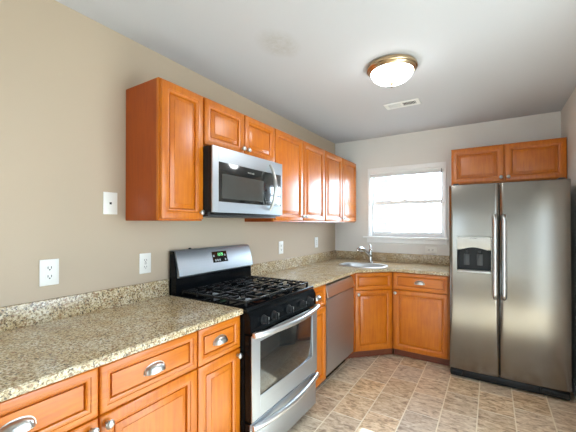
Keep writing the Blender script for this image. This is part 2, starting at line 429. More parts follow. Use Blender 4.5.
# jamb liner
bm = BM()
box(bm, WX0, WX0+0.018, L, L+T, WZ0, WZ1); box(bm, WX1-0.018, WX1, L, L+T, WZ0, WZ1)
box(bm, WX0+0.018, WX1-0.018, L, L+T, WZ1-0.018, WZ1); box(bm, WX0+0.018, WX1-0.018, L+0.05, L+T, WZ0, WZ0+0.012)
struct('window_jamb', bm, 'white', win)
def sash(name, z0, z1, y, rail_top, rail_bot):
    st = 0.031
    bm = BM(); x0, x1 = WX0+0.018, WX1-0.018
    box(bm, x0, x0+st, y, y+0.03, z0, z1, 0.002); box(bm, x1-st, x1, y, y+0.03, z0, z1, 0.002)
    box(bm, x0+st, x1-st, y, y+0.03, z1-rail_top, z1, 0.002); box(bm, x0+st, x1-st, y, y+0.03, z0, z0+rail_bot, 0.002)
    s = struct(name, bm, 'white', win)
    bm = BM(); box(bm, x0+st, x1-st, y+0.012, y+0.016, z0+rail_bot, z1-rail_top); g = struct('glass_pane', bm, 'glass', s)
    return s
sash('lower_sash', WZ0+0.012, 1.660, L+0.055, 0.046, 0.046)
sash('upper_sash', 1.616, WZ1-0.018, L+0.090, 0.034, 0.044)
bm = BM(); box(bm, 0.86, 0.93, L+0.058, L+0.082, 1.660, 1.672, 0.003); lathe(bm, [(0.0, 0.0), (0.014, 0), (0.014, 0.008), (0, 0.010)], (0.895, L+0.068, 1.670), 16)
struct('sash_lock', bm, 'white_plastic', win)
# raised blind at the head of the window, with its tilt wand
bl = thing('window_blind', 'white mini blind drawn up in a stack at the top of the window', 'blind', (0.9075, L+0.004, WZ1-0.0045))
bm = BM(); box(bm, -0.430, 0.430, -0.014, 0.014, -0.028, 0.0, 0.002); link('head_rail', bm, 'white', bl)
bm = BM()
for k in range(9): box(bm, -0.427, 0.427, -0.013, 0.013, -0.0335-0.0028*k, -0.0315-0.0028*k)
link('slat_stack', bm, 'white', bl)
bm = BM(); box(bm, -0.428, 0.428, -0.013, 0.013, -0.066, -0.0565, 0.003); link('bottom_rail', bm, 'white', bl)
bm = BM(); tube(bm, [(0.402, -0.019, -0.02), (0.402, -0.021, -0.24), (0.404, -0.022, -0.42)], 0.0038, 8); link('tilt_wand', bm, 'duct', bl)

# ------------------------------------------------------------------ outside
bm = BM(); box(bm, -25, 25, -25, 25, -0.32, -0.12); g = struct('ground', bm, 'ground')
nh = thing('neighbouring_house', 'pale house wall with horizontal siding seen outside through the sink window', 'house', (-1.49, L+3.6, -0.12))
bm = BM()
for k in range(34):
    z = 0.0+k*0.125
    prism_x(bm, [(0.0, z), (0.018, z+0.125), (0.10, z+0.125), (0.10, z)], -4.0, 1.20)
link('siding_wall', bm, 'siding', nh, smooth=False)
bm = BM(); box(bm, 1.20, 1.30, -0.03, 0.10, 0, 4.25, 0.004); link('corner_board', bm, 'siding', nh)
bm = BM(); prism_x(bm, [(-0.45, 4.25), (0.12, 4.25), (1.6, 5.2), (1.6, 5.3), (-0.45, 4.40)], -4.2, 1.6); link('roof', bm, 'ground', nh)

# ------------------------------------------------------------------ cabinet builders (local: x along the wall, front towards -y, z up)
def knob_bm(x, z, yf):
    bm = BM()
    lathe(bm, [(0, 0), (0.008, 0), (0.0075, 0.003), (0.0055, 0.007), (0.006, 0.012), (0.0125, 0.0155), (0.0158, 0.019), (0.0160, 0.022), (0.0125, 0.0265), (0.007, 0.0285), (0, 0.029)], (x, yf, z), 24, axis='-y')
    return bm
def cup_pull_bm(x, z, yf):
    """bin pull: a quarter dome, hollow and open underneath, with a thin flange"""
    bm = BM(); t = bmesh.new()
    a, b, c = 0.046, 0.027, 0.034; nu, nv = 20, 8
    def P(i, j, s):
        th = PI*i/nu; ph = (PI/2)*j/nv
        # th sweeps left to right, ph from bottom rim (front) to the top at the plate
        ex = 0.85
        cx = -math.cos(th); sy = math.sin(th)
        return (x + a*s*math.copysign(abs(cx)**ex, cx), yf - b*s*(sy**0.7)*math.cos(ph), z - 0.016 + c*s*(sy**0.7)*math.sin(ph))
    for s, flip in ((1.0, False), (0.90, True)):
        g = [[t.verts.new(P(i, j, s)) for j in range(nv+1)] for i in range(nu+1)]
        for i in range(nu):
            for j in range(nv):
                f = (g[i][j], g[i+1][j], g[i+1][j+1], g[i][j+1])
                t.faces.new(f if not flip else f[::-1])
        if s == 1.0: g0 = g
        else:
            for i in range(nu): t.faces.new((g0[i][0], g[i][0], g[i+1][0], g0[i+1][0]))
    bmesh.ops.remove_doubles(t, verts=t.verts, dist=0.0002)
    merge(bm, t)
    # flange: half ellipse plate
    t = bmesh.new(); pts = []
    for i in range(25):
        th = PI*i/24
        pts.append((x - 0.049*math.cos(th), z - 0.018 + 0.040*math.sin(th)**0.75))
    lo = [t.verts.new((p[0], yf, p[1])) for p in pts]; hi = [t.verts.new((p[0], yf-0.002, p[1])) for p in pts]
    t.faces.new(hi); t.faces.new(lo[::-1])
    for i in range(25): t.faces.new((lo[i], lo[(i+1) % 25], hi[(i+1) % 25], hi[i]))
    bmesh.ops.recalc_face_normals(t, faces=t.faces); merge(bm, t)
    return bm
DT = 0.020
def door(parent, name, x0, x1, z0, z1, yf, knob=None, pull=None, rail=0.056, panel='wood_v', framem='wood_v', flat=False):
    """raised-panel front; yf = plane it is mounted on; frame mesh with a raised panel as its child"""
    bm = BM()
    frame_loops(bm, x0, x1, z0, z1, yf, [(0, 0), (0, DT-0.006), (0.002, DT-0.002), (0.006, DT), (rail-0.018, DT), (rail-0.0155, DT-0.0032), (rail-0.010, DT-0.0036), (rail-0.003, DT-0.0085), (rail-0.001, DT-0.017), (rail, DT-0.018)], False)
    # back face
    t = bmesh.new(); quad(t, (x0, yf, z0), (x0, yf, z1), (x1, yf, z1), (x1, yf, z0)); merge(bm, t)
    d = link(name, bm, framem, parent)
    bm = BM()
    if flat:
        frame_loops(bm, x0, x1, z0, z1, yf, [(rail+0.0005, DT-0.0185), (rail+0.0028, DT-0.0185), (rail+0.0038, DT-0.0085), (rail+0.006, DT-0.0078)], True)
        link('flat_panel', bm, panel, d)
        if pull: link('cup_pull', cup_pull_bm(pull[0], pull[1], yf-DT+0.0079), 'nickel', d)
        return d
    pr = rail+0.0005
    sl = min(0.026, (z1-z0-2*rail)*0.2)
    frame_loops(bm, x0, x1, z0, z1, yf, [(pr, DT-0.0185), (pr+0.0032, DT-0.0185), (pr+0.0045, DT-0.0130), (pr+sl, DT-0.0040), (pr+sl+0.0012, DT-0.0018), (pr+sl+0.004, DT-0.0014)], True)
    link('raised_panel', bm, panel, d)
    if knob: link('knob', knob_bm(knob[0], knob[1], yf-DT), 'nickel', d)
    if pull: link('cup_pull', cup_pull_bm(pull[0], pull[1], yf-DT+0.0014), 'nickel', d)
    return d
def drawer(parent, x0, x1, z0, z1, yf, pull=True):
    return door(parent, 'drawer', x0, x1, z0, z1, yf, pull=((x0+x1)/2, (z0+z1)/2) if pull else None, rail=0.042, panel='wood_h', framem='wood_h', flat=True)
def carcass(parent, w, d, z0, z1, top=True):
    """open box of panels: sides, bottom, back (and top), local x 0..w, y -d..0"""
    t = 0.016; bm = BM()
    box(bm, 0, t, -d, -0.004, z0, z1, 0.0008, 1); box(bm, w-t, w, -d, -0.004, z0, z1, 0.0008, 1)
    box(bm, t, w-t, -d, -0.004, z0, z0+t); box(bm, t, w-t, -0.010, -0.004, z0+t, z1)
    if top: box(bm, t, w-t, -d, -0.010, z1-t, z1)
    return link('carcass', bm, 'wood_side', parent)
def face_frame(parent, w, y, z0, z1, mids=(), hmids=()):
    bm = BM(); s = 0.038
    box(bm, 0, s, y-0.019, y, z0, z1, 0.001, 1); box(bm, w-s, w, y-0.019, y, z0, z1, 0.001, 1)
    box(bm, s, w-s, y-0.019, y, z0, z0+s); box(bm, s, w-s, y-0.019, y, z1-s, z1)
    for m in mids: box(bm, m-0.019, m+0.019, y-0.019, y, z0+s, z1-s)
    for h in hmids: box(bm, s, w-s, y-0.0185, y, h-0.019, h+0.019)
    return link('face_frame', bm, 'wood_v', parent)
UD = 0.286      # carcass depth of the wall cabinets; frame to 0.305, doors to 0.325
def wall_cabinet(label, loc, rz, w, z0, z1, doors, group='maple wall cabinets'):
    """doors: list of (x0, x1, knob side)"""
    t = thing('wall_cabinet', label, 'cabinet', (loc[0], loc[1], z0), rz, group)
    h = z1-z0
    carcass(t, w, UD, 0, h)
    face_frame(t, w, -UD, 0, h, [w/2] if len(doors) == 2 else [])
    for x0, x1, side in doors:
        kx = x1-0.024 if side == 'r' else x0+0.024
        door(t, 'door', x0, x1, 0.010, h-0.010, -UD-0.0192, knob=(kx, 0.010+0.040))
    return t
ZB, ZT = 1.392, 2.150
wall_cabinet('tall narrow single-door maple wall cabinet at the near end of the row', (0, 1.055), LEFT, 0.300, ZB, ZT, [(0.006, 0.294, 'r')])
wall_cabinet('short two-door maple wall cabinet directly above the microwave', (0, 1.356), LEFT, 0.752, 1.846, ZT, [(0.006, 0.372, 'r'), (0.380, 0.746, 'l')])
wall_cabinet('two-door maple wall cabinet just right of the microwave', (0, 2.109), LEFT, 0.910, ZB, ZT, [(0.006, 0.450, 'r'), (0.460, 0.904, 'l')])
wall_cabinet('two-door maple wall cabinet at the far end of the row, next to the window wall', (0, 3.020), LEFT, 0.914, ZB, ZT, [(0.006, 0.452, 'r'), (0.462, 0.908, 'l')])
wall_cabinet('wide low two-door maple wall cabinet above the refrigerator', (1.436, L), 0, 0.912, 1.770, ZT-0.012, [(0.006, 0.451, 'r'), (0.461, 0.906, 'l')])

BD = 0.590     # base carcass depth; frame to 0.609, doors to 0.629
ZK, ZC = 0.082, 0.883   # carcass bottom, carcass top (underside of the worktop)
def toe(parent, x0, x1, y):
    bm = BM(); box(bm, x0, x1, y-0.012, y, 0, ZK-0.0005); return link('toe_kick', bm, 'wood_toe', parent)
ZD0, ZD1, ZP0, ZP1 = 0.7035, 0.875, 0.092, 0.698
def base_cabinet(label, loc, rz, w, cols, group='maple base cabinets', gl=0.006, knob_side=None):
    t = thing('base_cabinet', label, 'cabinet', loc, rz, group)
    carcass(t, w, BD, ZK, ZC, top=False)
    face_frame(t, w, -BD, ZK, ZC, [w/2] if len(cols) == 2 else [], [0.6995])
    toe(t, 0.0, w, -BD+0.055)
    for x0, x1, side in cols:
        drawer(t, x0, x1, ZD0, ZD1, -BD-0.0192)
        kx = x1-0.024 if side == 'r' else x0+0.024
        door(t, 'door', x0, x1, ZP0, ZP1, -BD-0.0192, knob=(kx, ZP1-0.030))
    return t
base_cabinet('wide maple base cabinet with two drawers over two doors at the near left', (0, 0.130, 0), LEFT, 0.906, [(0.004, 0.4595, 'r'), (0.4645, 0.9035, 'l')])
base_cabinet('narrow maple base cabinet with one drawer and door just left of the range', (0, 1.0365, 0), LEFT, 0.3025, [(0.003, 0.2985, 'r')])
base_cabinet('narrow maple base cabinet squeezed between the range and the dishwasher', (0, 2.1125, 0), LEFT, 0.300, [(0.006, 0.294, 'l')])
base_cabinet('maple base cabinet with cup-pull drawer beside the refrigerator', (0.916, L, 0), 0, 0.531, [(0.012, 0.522, 'l')])
# diagonal corner sink cabinet, its front turned 45 degrees
A1 = Vector((0.609, 3.083)); A2 = Vector((0.914, 3.388)); mid = (A1+A2)/2
t = thing('corner_sink_cabinet', 'diagonal maple corner cabinet under the sink, with a blank drawer front', 'cabinet', (mid.x, mid.y, 0), PI/4)
Mi = (Matrix.Translation((mid.x, mid.y, 0)) @ Matrix.Rotation(PI/4, 4, 'Z')).inverted()
def loc2(x, y):
    v = Mi @ Vector((x, y, 0)); return (v.x, v.y)
bm = BM()
prism(bm, [loc2(*p) for p in ((0.006, 3.062), (0.605, 3.062), (0.605, 3.079), (0.006, 3.079))], ZK, ZC)
prism(bm, [loc2(*p) for p in ((0.897, 3.394), (0.913, 3.394), (0.913, 3.990), (0.897, 3.990))], ZK, ZC)
prism(bm, [loc2(*p) for p in ((0.006, 3.080), (0.60, 3.080), (0.896, 3.395), (0.896, 3.990), (0.006, 3.990))], ZK, ZK+0.016)
link('carcass', bm, 'wood_side', t)
fw = (A2-A1).length
bm = BM()
box(bm, -fw/2+0.002, -fw/2+0.030, 0.001, 0.020, ZK, ZC); box(bm, fw/2-0.030, fw/2-0.002, 0.001, 0.020, ZK, ZC)
for z0, z1 in ((ZK, ZK+0.038), (0.681, 0.719), (ZC-0.03, ZC)): box(bm, -fw/2+0.030, fw/2-0.030, 0.001, 0.020, z0, z1)
# filler stile beside the dishwasher
prism(bm, [loc2(*p) for p in ((0.590, 3.0285), (0.609, 3.0285), (0.609, 3.0815), (0.590, 3.0615))], ZK, ZC)
link('face_frame', bm, 'wood_v', t)
door(t, 'drawer_front', -fw/2+0.012, fw/2-0.012, ZD0, ZD1, 0.0008, rail=0.042, panel='wood_h', framem='wood_h', flat=True)
door(t, 'door', -fw/2+0.012, fw/2-0.012, ZP0, ZP1, 0.0008, knob=(-fw/2+0.040, ZP1-0.034))
bm = BM(); box(bm, -fw/2-0.030, fw/2+0.030, 0.052, 0.064, 0, ZK-0.0005)
prism(bm, [loc2(*p) for p in ((0.533, 3.0285), (0.545, 3.0285), (0.545, 3.11), (0.533, 3.10))], 0, ZK-0.0005)
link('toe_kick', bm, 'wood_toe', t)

# ------------------------------------------------------------------ worktops with their upstands
ZC0, ZC1 = 0.884, 0.914
def worktop(label, outer, hole=None, splash=()):
    t = bmesh.new()
    def loop(pts):
        vs = [t.verts.new((x, y, ZC1)) for x, y in pts]
        return [t.edges.new((vs[i], vs[(i+1) % len(vs)])) for i in range(len(vs))]
    e = loop(outer)
    if hole: e += loop(hole)
    bmesh.ops.triangle_fill(t, use_beauty=True, edges=e)
    r = bmesh.ops.extrude_face_region(t, geom=list(t.faces))
    for v in r['geom']:
        if isinstance(v, bmesh.types.BMVert): v.co.z = ZC0
    bmesh.ops.recalc_face_normals(t, faces=t.faces)
    ed = [x for x in t.edges if len(x.link_faces) == 2 and x.calc_face_angle(0) > 1.0 and not (hole and all((v.co.xy - Vector(HC)).length < 0.30 for v in x.verts))]
    bmesh.ops.bevel(t, geom=ed, offset=0.004, segments=2, affect='EDGES')
    o = link('countertop', t, 'granite'); tag(o, label, 'countertop')
    for s in splash:
        bm = BM(); box(bm, *s, 0.002, 2); b = link('backsplash', bm, 'granite', o)
    return o
worktop('beige speckled granite worktop left of the range, nearest the camera', [(0.001, 0.06), (0.648, 0.06), (0.648, 1.338), (0.001, 1.338)], None, [(0.001, 0.021, 0.06, 1.338, ZC1, 1.016)])
HC = (0.578, 3.452)
def sq(rx, ry, n=48, e=0.72):
    return [(rx*math.copysign(abs(math.cos(a))**e, math.cos(a)), ry*math.copysign(abs(math.sin(a))**e, math.sin(a))) for a in [2*PI*i/n for i in range(n)]]
worktop('beige granite worktop holding the sink, running round the corner to the refrigerator',
        [(0.001, 2.1135), (0.648, 2.1135), (0.648, 3.062), (0.930, 3.346), (1.452, 3.346), (1.452, L-0.001), (0.001, L-0.001)],
        [(HC[0]+x, HC[1]+y) for x, y in sq(0.235, 0.175)],
        [(0.001, 0.021, 2.1135, L-0.001, ZC1, 1.016), (0.0215, 1.452, L-0.021, L-0.001, ZC1, 1.016)])

# sink: rounded drop-in bowl with a flat rim
sk = thing('sink', 'stainless steel drop-in sink set into the corner worktop', 'sink', (HC[0], HC[1], ZC1))
t = bmesh.new(); rings = []
for rx, ry, z in ((0.262, 0.202, 0.0006), (0.262, 0.202, 0.004), (0.254, 0.194, 0.007), (0.236, 0.176, 0.006), (0.228, 0.168, 0.000), (0.218, 0.158, -0.09), (0.200, 0.140, -0.150), (0.16, 0.10, -0.165), (0.04, 0.04, -0.170)):
    rings.append([t.verts.new((x, y, z)) for x, y in sq(rx, ry)])
for a, b in zip(rings, rings[1:]):
    for i in range(48): t.faces.new((a[i], a[(i+1) % 48], b[(i+1) % 48], b[i]))
t.faces.new(rings[-1]); bmesh.ops.recalc_face_normals(t, faces=t.faces)
for f in t.faces: f.normal_flip()
link('bowl', t, 'sink', sk)
bm = BM(); lathe(bm, [(0, 0.003), (0.018, 0.003), (0.022, 0.004), (0.034, 0.003), (0.037, 0)], (0, 0, -0.1702), 24); link('drain', bm, 'chrome', sk)

# faucet: single lever, spout swung to the left over the bowl
fx, fy = 0.573, 3.735
fa = thing('faucet', 'chrome single-lever faucet standing behind the sink', 'faucet', (fx, fy, ZC1+0.0004))
bm = BM(); lathe(bm, [(0, 0), (0.030, 0), (0.030, 0.006), (0.024, 0.012), (0.021, 0.03), (0.020, 0.10), (0.023, 0.125), (0.021, 0.15), (0.012, 0.16), (0, 0.162)], (0, 0, 0), 28); link('body', bm, 'chrome', fa)
pts = [(-0.004, -0.010, 0.075), (-0.03, -0.045, 0.125), (-0.052, -0.085, 0.158), (-0.068, -0.125, 0.176), (-0.080, -0.160, 0.176), (-0.088, -0.182, 0.163), (-0.090, -0.188, 0.145)]
bm = BM(); tube(bm, pts, 0.014, 14, rs=[0.019, 0.018, 0.017, 0.017, 0.017, 0.018, 0.018]); link('spout', bm, 'chrome', fa)
bm = BM(); tube(bm, [(0, 0, 0.155), (-0.004, 0.006, 0.185), (-0.012, 0.018, 0.205), (-0.022, 0.03, 0.212)], 0.008, 10, rs=[0.012, 0.010, 0.008, 0.006]); link('lever', bm, 'chrome', fa)

# ------------------------------------------------------------------ gas range (local x 0..0.760 along the wall, front -y)
rg = thing('gas_range', 'stainless and black gas range with oven door between the worktops', 'range', (0, 1.3455, 0), LEFT)
RW = 0.760
bm = BM(); box(bm, 0, RW, -0.645, -0.012, 0.045, 0.895, 0.003); 
for x in (0.04, RW-0.04):
    for y in (-0.60, -0.06): lathe(bm, [(0, 0), (0.018, 0), (0.018, 0.008), (0.010, 0.012), (0.010, 0.046), (0, 0.046)], (x, y, 0), 12)
link('body', bm, 'black', rg)
bm = BM(); box(bm, -0.001, RW+0.001, -0.672, -0.085, 0.8955, 0.917, 0.005, 3); link('cooktop', bm, 'black', rg)
# backguard: black riser with a sloped stainless console
bm = BM(); prism_x(bm, [(-0.012, 0.896), (-0.084, 0.896), (-0.076, 1.05), (-0.050, 1.195), (-0.012, 1.195)], 0.001, RW-0.001, 0.002); link('backguard', bm, 'black', rg)
bm = BM(); prism_x(bm, [(-0.0785, 1.02), (-0.102, 1.035), (-0.098, 1.062), (-0.062, 1.190), (-0.050, 1.200), (-0.013, 1.200), (-0.013, 1.1965), (-0.0505, 1.1965), (-0.0775, 1.05)], 0.010, RW-0.004, 0.0012)
con = link('console', bm, 'steel', rg)
n = Vector((0, -0.128, -0.036)).normalized() ; 
def on_console(x, z):     # point on the sloped console face
    f = (z-1.062)/(1.190-1.062); return Vector((x, -0.098+f*0.036, z))
def console_patch(bm, x0, x1, z0, z1, off=0.0012):
    o = Vector((0, -off, off*0.28))
    a, b_, c, d = on_console(x0, z0)+o, on_console(x1, z0)+o, on_console(x1, z1)+o, on_console(x0, z1)+o
    back = [v - o*1.4 for v in (a, b_, c, d)]
    t = bmesh.new(); F = [t.verts.new(v) for v in (a, b_, c, d)]; B = [t.verts.new(v) for v in back]
    t.faces.new(F); t.faces.new(B[::-1])
    for i in range(4): t.faces.new((F[i], B[i], B[(i+1) % 4], F[(i+1) % 4]))
    bmesh.ops.recalc_face_normals(t, faces=t.faces); merge(bm, t)
bm = BM(); console_patch(bm, 0.318, 0.468, 1.092, 1.170); disp = link('display', bm, 'black_glass', rg)
bm = BM()
seg = {'1': 'bc', '2': 'abged', '5': 'afgcd', '0': 'abcdef'}
def digit(bm, ch, x, z, w, h):
    s = 0.0028
    P = {'a': (x, x+w, z+h-s, z+h), 'd': (x, x+w, z, z+s), 'g': (x, x+w, z+h/2-s/2, z+h/2+s/2), 'b': (x+w-s, x+w, z+h/2, z+h), 'c': (x+w-s, x+w, z, z+h/2), 'f': (x, x+s, z+h/2, z+h), 'e': (x, x+s, z, z+h/2)}
    for k in seg[ch]: console_patch(bm, *P[k], off=0.0022)
digit(bm, '1', 0.368, 1.138, 0.010, 0.020); digit(bm, '2', 0.384, 1.138, 0.010, 0.020); digit(bm, '2', 0.402, 1.138, 0.010, 0.020); digit(bm, '0', 0.416, 1.138, 0.010, 0.020)
link('clock_digits', bm, 'display', disp)
for x, z in ((0.332, 1.139), (0.345, 1.107), (0.366, 1.107), (0.387, 1.107), (0.446, 1.139), (0.446, 1.107)):
    bm = BM(); console_patch(bm, x-0.006, x+0.006, z-0.006, z+0.008, off=0.0022); link('key', bm, 'print', disp)
bm = BM(); lathe(bm, [(0, 0), (0.010, 0), (0.010, 0.006), (0.006, 0.010), (0, 0.010)], (0.15, -0.035, 1.200), 12); link('vent_cap', bm, 'dark_plastic', rg)
# burners and grates
def burner(x, y, r):
    bm = BM(); lathe(bm, [(r*1.45, 0.9172), (r*1.40, 0.9195), (r*1.0, 0.921), (r*0.98, 0.924), (0, 0.924)], (x, y, 0), 28); b = link('burner', bm, 'steel', rg)
    bm = BM(); lathe(bm, [(0, 0.9242), (r, 0.9242), (r*1.04, 0.928), (r*0.9, 0.931), (0, 0.9315)], (x, y, 0), 28); link('burner_cap', bm, 'iron', b)
for x, y, r in ((0.185, -0.51, 0.042), (0.185, -0.23, 0.034), (0.575, -0.51, 0.034), (0.575, -0.23, 0.042), (0.38, -0.37, 0.036)): burner(x, y, r)
def grate(x0, x1, cxs):
    bm = BM(); zt = 0.946; r = 0.0058; y0, y1 = -0.640, -0.105
    def bar(a, b_): 
        v = Vector(b_)-Vector(a)
        tube(bm, [a, b_], r, 6)
    for x in (x0+0.010, x1-0.010): box(bm, x-r, x+r, y0, y1, zt-0.013, zt, 0.002, 1)
    for y in (y0+r, (y0+y1)/2, y1-r): box(bm, x0+0.010, x1-0.010, y-r, y+r, zt-0.013, zt, 0.002, 1)
    for x in cxs:
        box(bm, x-r, x+r, y0, y1, zt-0.012, zt-0.001, 0.002, 1) if len(cxs) > 1 else None
    # fingers over every burner
    for x in ((x0+x1)/2,):
        for y in (-0.51, -0.23):
            for dx, dy in ((1, 0), (-1, 0), (0, 1), (0, -1)):
                ex = (x1-x0)/2-0.014 if dx else 0.131
                a0 = 0.030
                xa, xb = sorted((x+dx*a0, x+dx*ex)); ya, yb = sorted((y+dy*a0, y+dy*ex))
                if dx: box(bm, xa, xb, y-r, y+r, zt-0.014, zt+0.003, 0.002, 1)
                else: box(bm, x-r, x+r, ya, yb, zt-0.014, zt+0.003, 0.002, 1)
    # raised cross ribs and feet
    for y in (y0+0.068, y0+0.20, y1-0.20, y1-0.068):
        for xa, xb in ((x0+0.012, x0+0.075), (x1-0.075, x1-0.012)): box(bm, xa, xb, y-r, y+r, zt-0.014, zt+0.003, 0.002, 1)
    for x in (x0+0.010, x1-0.010):
        for y in (y0+0.008, y0+0.14, (y0+y1)/2, y1-0.14, y1-0.008): box(bm, x-0.007, x+0.007, y-0.007, y+0.007, 0.917, zt-0.006, 0.002, 1)
    return link('grate', bm, 'iron', rg)
grate(0.020, 0.262, ()); grate(0.266, 0.494, ()); grate(0.498, 0.740, ())
# front: control panel with knobs, oven door, drawer
bm = BM(); prism_x(bm, [(-0.645, 0.775), (-0.692, 0.775), (-0.690, 0.86), (-0.672, 0.894), (-0.645, 0.894)], 0.0005, RW-0.0005, 0.003); link('control_panel', bm, 'black', rg)
for i, x in enumerate((0.115, 0.215, 0.38, 0.545, 0.645)):
    bm = BM(); lathe(bm, [(0, 0), (0.027, 0), (0.027, 0.006), (0.022, 0.008), (0.020, 0.024), (0.017, 0.027), (0, 0.028)], (x, -0.6905, 0.832), 22, axis='-y')
    box(bm, x-0.005, x+0.005, -0.729, -0.716, 0.812, 0.852, 0.003)
    k = link('knob', bm, 'dark_plastic', rg)
    bm = BM(); box(bm, x-0.0012, x+0.0012, -0.7302, -0.7288, 0.836, 0.851); link('pointer', bm, 'print', k)
def bow_handle(bm, x0, x1, z, y, bow, r, drop=0.0, flat=1.0):
    pts = []
    for i in range(25):
        f = i/24; s = math.sin(PI*f)
        pts.append((x0+(x1-x0)*f, y-0.012-bow*s**0.75, z-drop*s))
    tube(bm, pts, r, 12, flat=flat, updir=(0, 0, 1))
bm = BM(); yd = -0.700
# oven door frame with window opening
for a in ((0.002, 0.075, 0.302, 0.768), (RW-0.075, RW-0.002, 0.302, 0.768), (0.075, RW-0.075, 0.302, 0.420), (0.075, RW-0.075, 0.722, 0.768)):
    box(bm, a[0], a[1], yd, -0.692, a[2], a[3], 0.0015, 1)
od = link('oven_door', bm, 'steel', rg)
bm = BM(); box(bm, 0.003, RW-0.003, -0.6915, -0.647, 0.303, 0.767, 0.001); link('door_core', bm, 'black', od)
bm = BM(); box(bm, 0.0755, RW-0.0755, yd+0.003, -0.692, 0.4205, 0.7215, 0.002); link('oven_window', bm, 'black_glass', od)
bm = BM(); bow_handle(bm, 0.012, RW-0.012, 0.772, yd, 0.045, 0.018, 0.004, 0.95)
for x in (0.020, RW-0.020): box(bm, x-0.016, x+0.016, yd-0.022, yd+0.002, 0.757, 0.787, 0.004)
link('oven_handle', bm, 'steel_bright', od)
bm = BM(); box(bm, 0.002, RW-0.002, -0.690, -0.682, 0.055, 0.290, 0.003); sdw = link('storage_drawer', bm, 'steel', rg)
bm = BM(); box(bm, 0.003, RW-0.003, -0.6815, -0.647, 0.056, 0.289, 0.001); link('drawer_box', bm, 'black', sdw)
bm = BM(); bow_handle(bm, 0.006, RW-0.006, 0.272, -0.690, 0.034, 0.016, 0.012, 1.15); link('drawer_handle', bm, 'steel_bright', sdw)

# ------------------------------------------------------------------ over-range microwave
mw = thing('microwave', 'stainless over-the-range microwave with black glass door under the short cabinet', 'microwave', (0, 1.3575, 1.432), LEFT)
MWW, MH = 0.7495, 0.4125
bm = BM(); box(bm, 0.0, MWW, -0.352, -0.004, 0.0, MH, 0.003); link('case', bm, 'dark_plastic', mw)
bm = BM(); box(bm, 0.015, MWW-0.015, -0.340, -0.03, -0.012, -0.0005, 0.003); link('bottom_plate', bm, 'grey_case', mw)
bm = BM(); yf = -0.392
for a in ((0, 0.052, 0.012, MH-0.001), (MWW-0.018, MWW, 0.012, MH-0.001), (0.052, MWW-0.018, 0.012, 0.078), (0.052, MWW-0.018, 0.322, MH-0.001)):
    box(bm, a[0], a[1], yf, yf+0.010, a[2], a[3], 0.0012, 1)
mf = link('door', bm, 'steel', mw)
bm = BM(); box(bm, 0.001, MWW-0.001, yf+0.0102, -0.3525, 0.013, MH-0.002, 0.001); link('door_core', bm, 'dark_plastic', mf)
bm = BM(); box(bm, 0.0525, MWW-0.0185, yf+0.002, yf+0.010, 0.0785, 0.3215, 0.001); gw = link('door_glass', bm, 'black_glass', mf)
bm = BM(); box(bm, 0.082, 0.505, yf+0.0006, yf+0.0019, 0.100, 0.252, 0.0004, 1); link('window_screen', bm, 'mw_screen', mf)
for i in range(5):
    for j in range(3):
        bm = BM(); box(bm, 0.652+0.024*j, 0.668+0.024*j, yf+0.0008, yf+0.0019, 0.105+0.030*i, 0.113+0.030*i); link('key', bm, 'print', mf)
text_mesh('logo', 'FRIGIDAIRE', 0.014, 'silver_plastic', mf, (0.362, yf+0.0012, 0.288))
bm = BM()
pts = []
for i in range(21):
    f = i/20; s = math.sin(PI*f)
    pts.append((0.578, yf-0.004-0.050*s**0.8, 0.042+0.336*f))
tube(bm, pts, 0.012, 12, flat=1.0, updir=(1, 0, 0), rs=[0.010+0.004*math.sin(PI*i/20) for i in range(21)])
link('handle', bm, 'nickel', mf)
bm = BM(); box(bm, 0.02, MWW-0.02, yf+0.004, -0.354, 0.0005, 0.0115, 0.002); link('bottom_grille', bm, 'dark_plastic', mw)

# ------------------------------------------------------------------ dishwasher
dw = thing('dishwasher', 'stainless dishwasher beneath the worktop, between narrow cabinet and sink corner', 'dishwasher', (0, 2.4165, 0), LEFT)
DW = 0.608
bm = BM(); box(bm, 0.004, DW-0.004, -0.575, -0.03, 0.10, 0.868); 
for x in (0.05, DW-0.05):
    for y in (-0.5, -0.1): lathe(bm, [(0, 0), (0.016, 0), (0.016, 0.01), (0.008, 0.012), (0.008, 0.10), (0, 0.10)], (x, y, 0), 10)
link('tub', bm, 'grey_case', dw)
bm = BM(); prism_x(bm, [(-0.577, 0.112), (-0.628, 0.112), (-0.633, 0.30), (-0.634, 0.52), (-0.630, 0.742), (-0.616, 0.742), (-0.608, 0.765), (-0.577, 0.765)], 0.002, DW-0.002, 0.002)
dd = link('door', bm, 'steel', dw)
bm = BM(); prism_x(bm, [(-0.577, 0.767), (-0.612, 0.767), (-0.640, 0.756), (-0.643, 0.768), (-0.619, 0.854), (-0.577, 0.860)], 0.002, DW-0.002, 0.003); link('control_strip', bm, 'steel_bright', dd)
bm = BM(); box(bm, 0.006, DW-0.006, -0.545, -0.53, 0.0, 0.098); link('toe_panel', bm, 'black', dw)

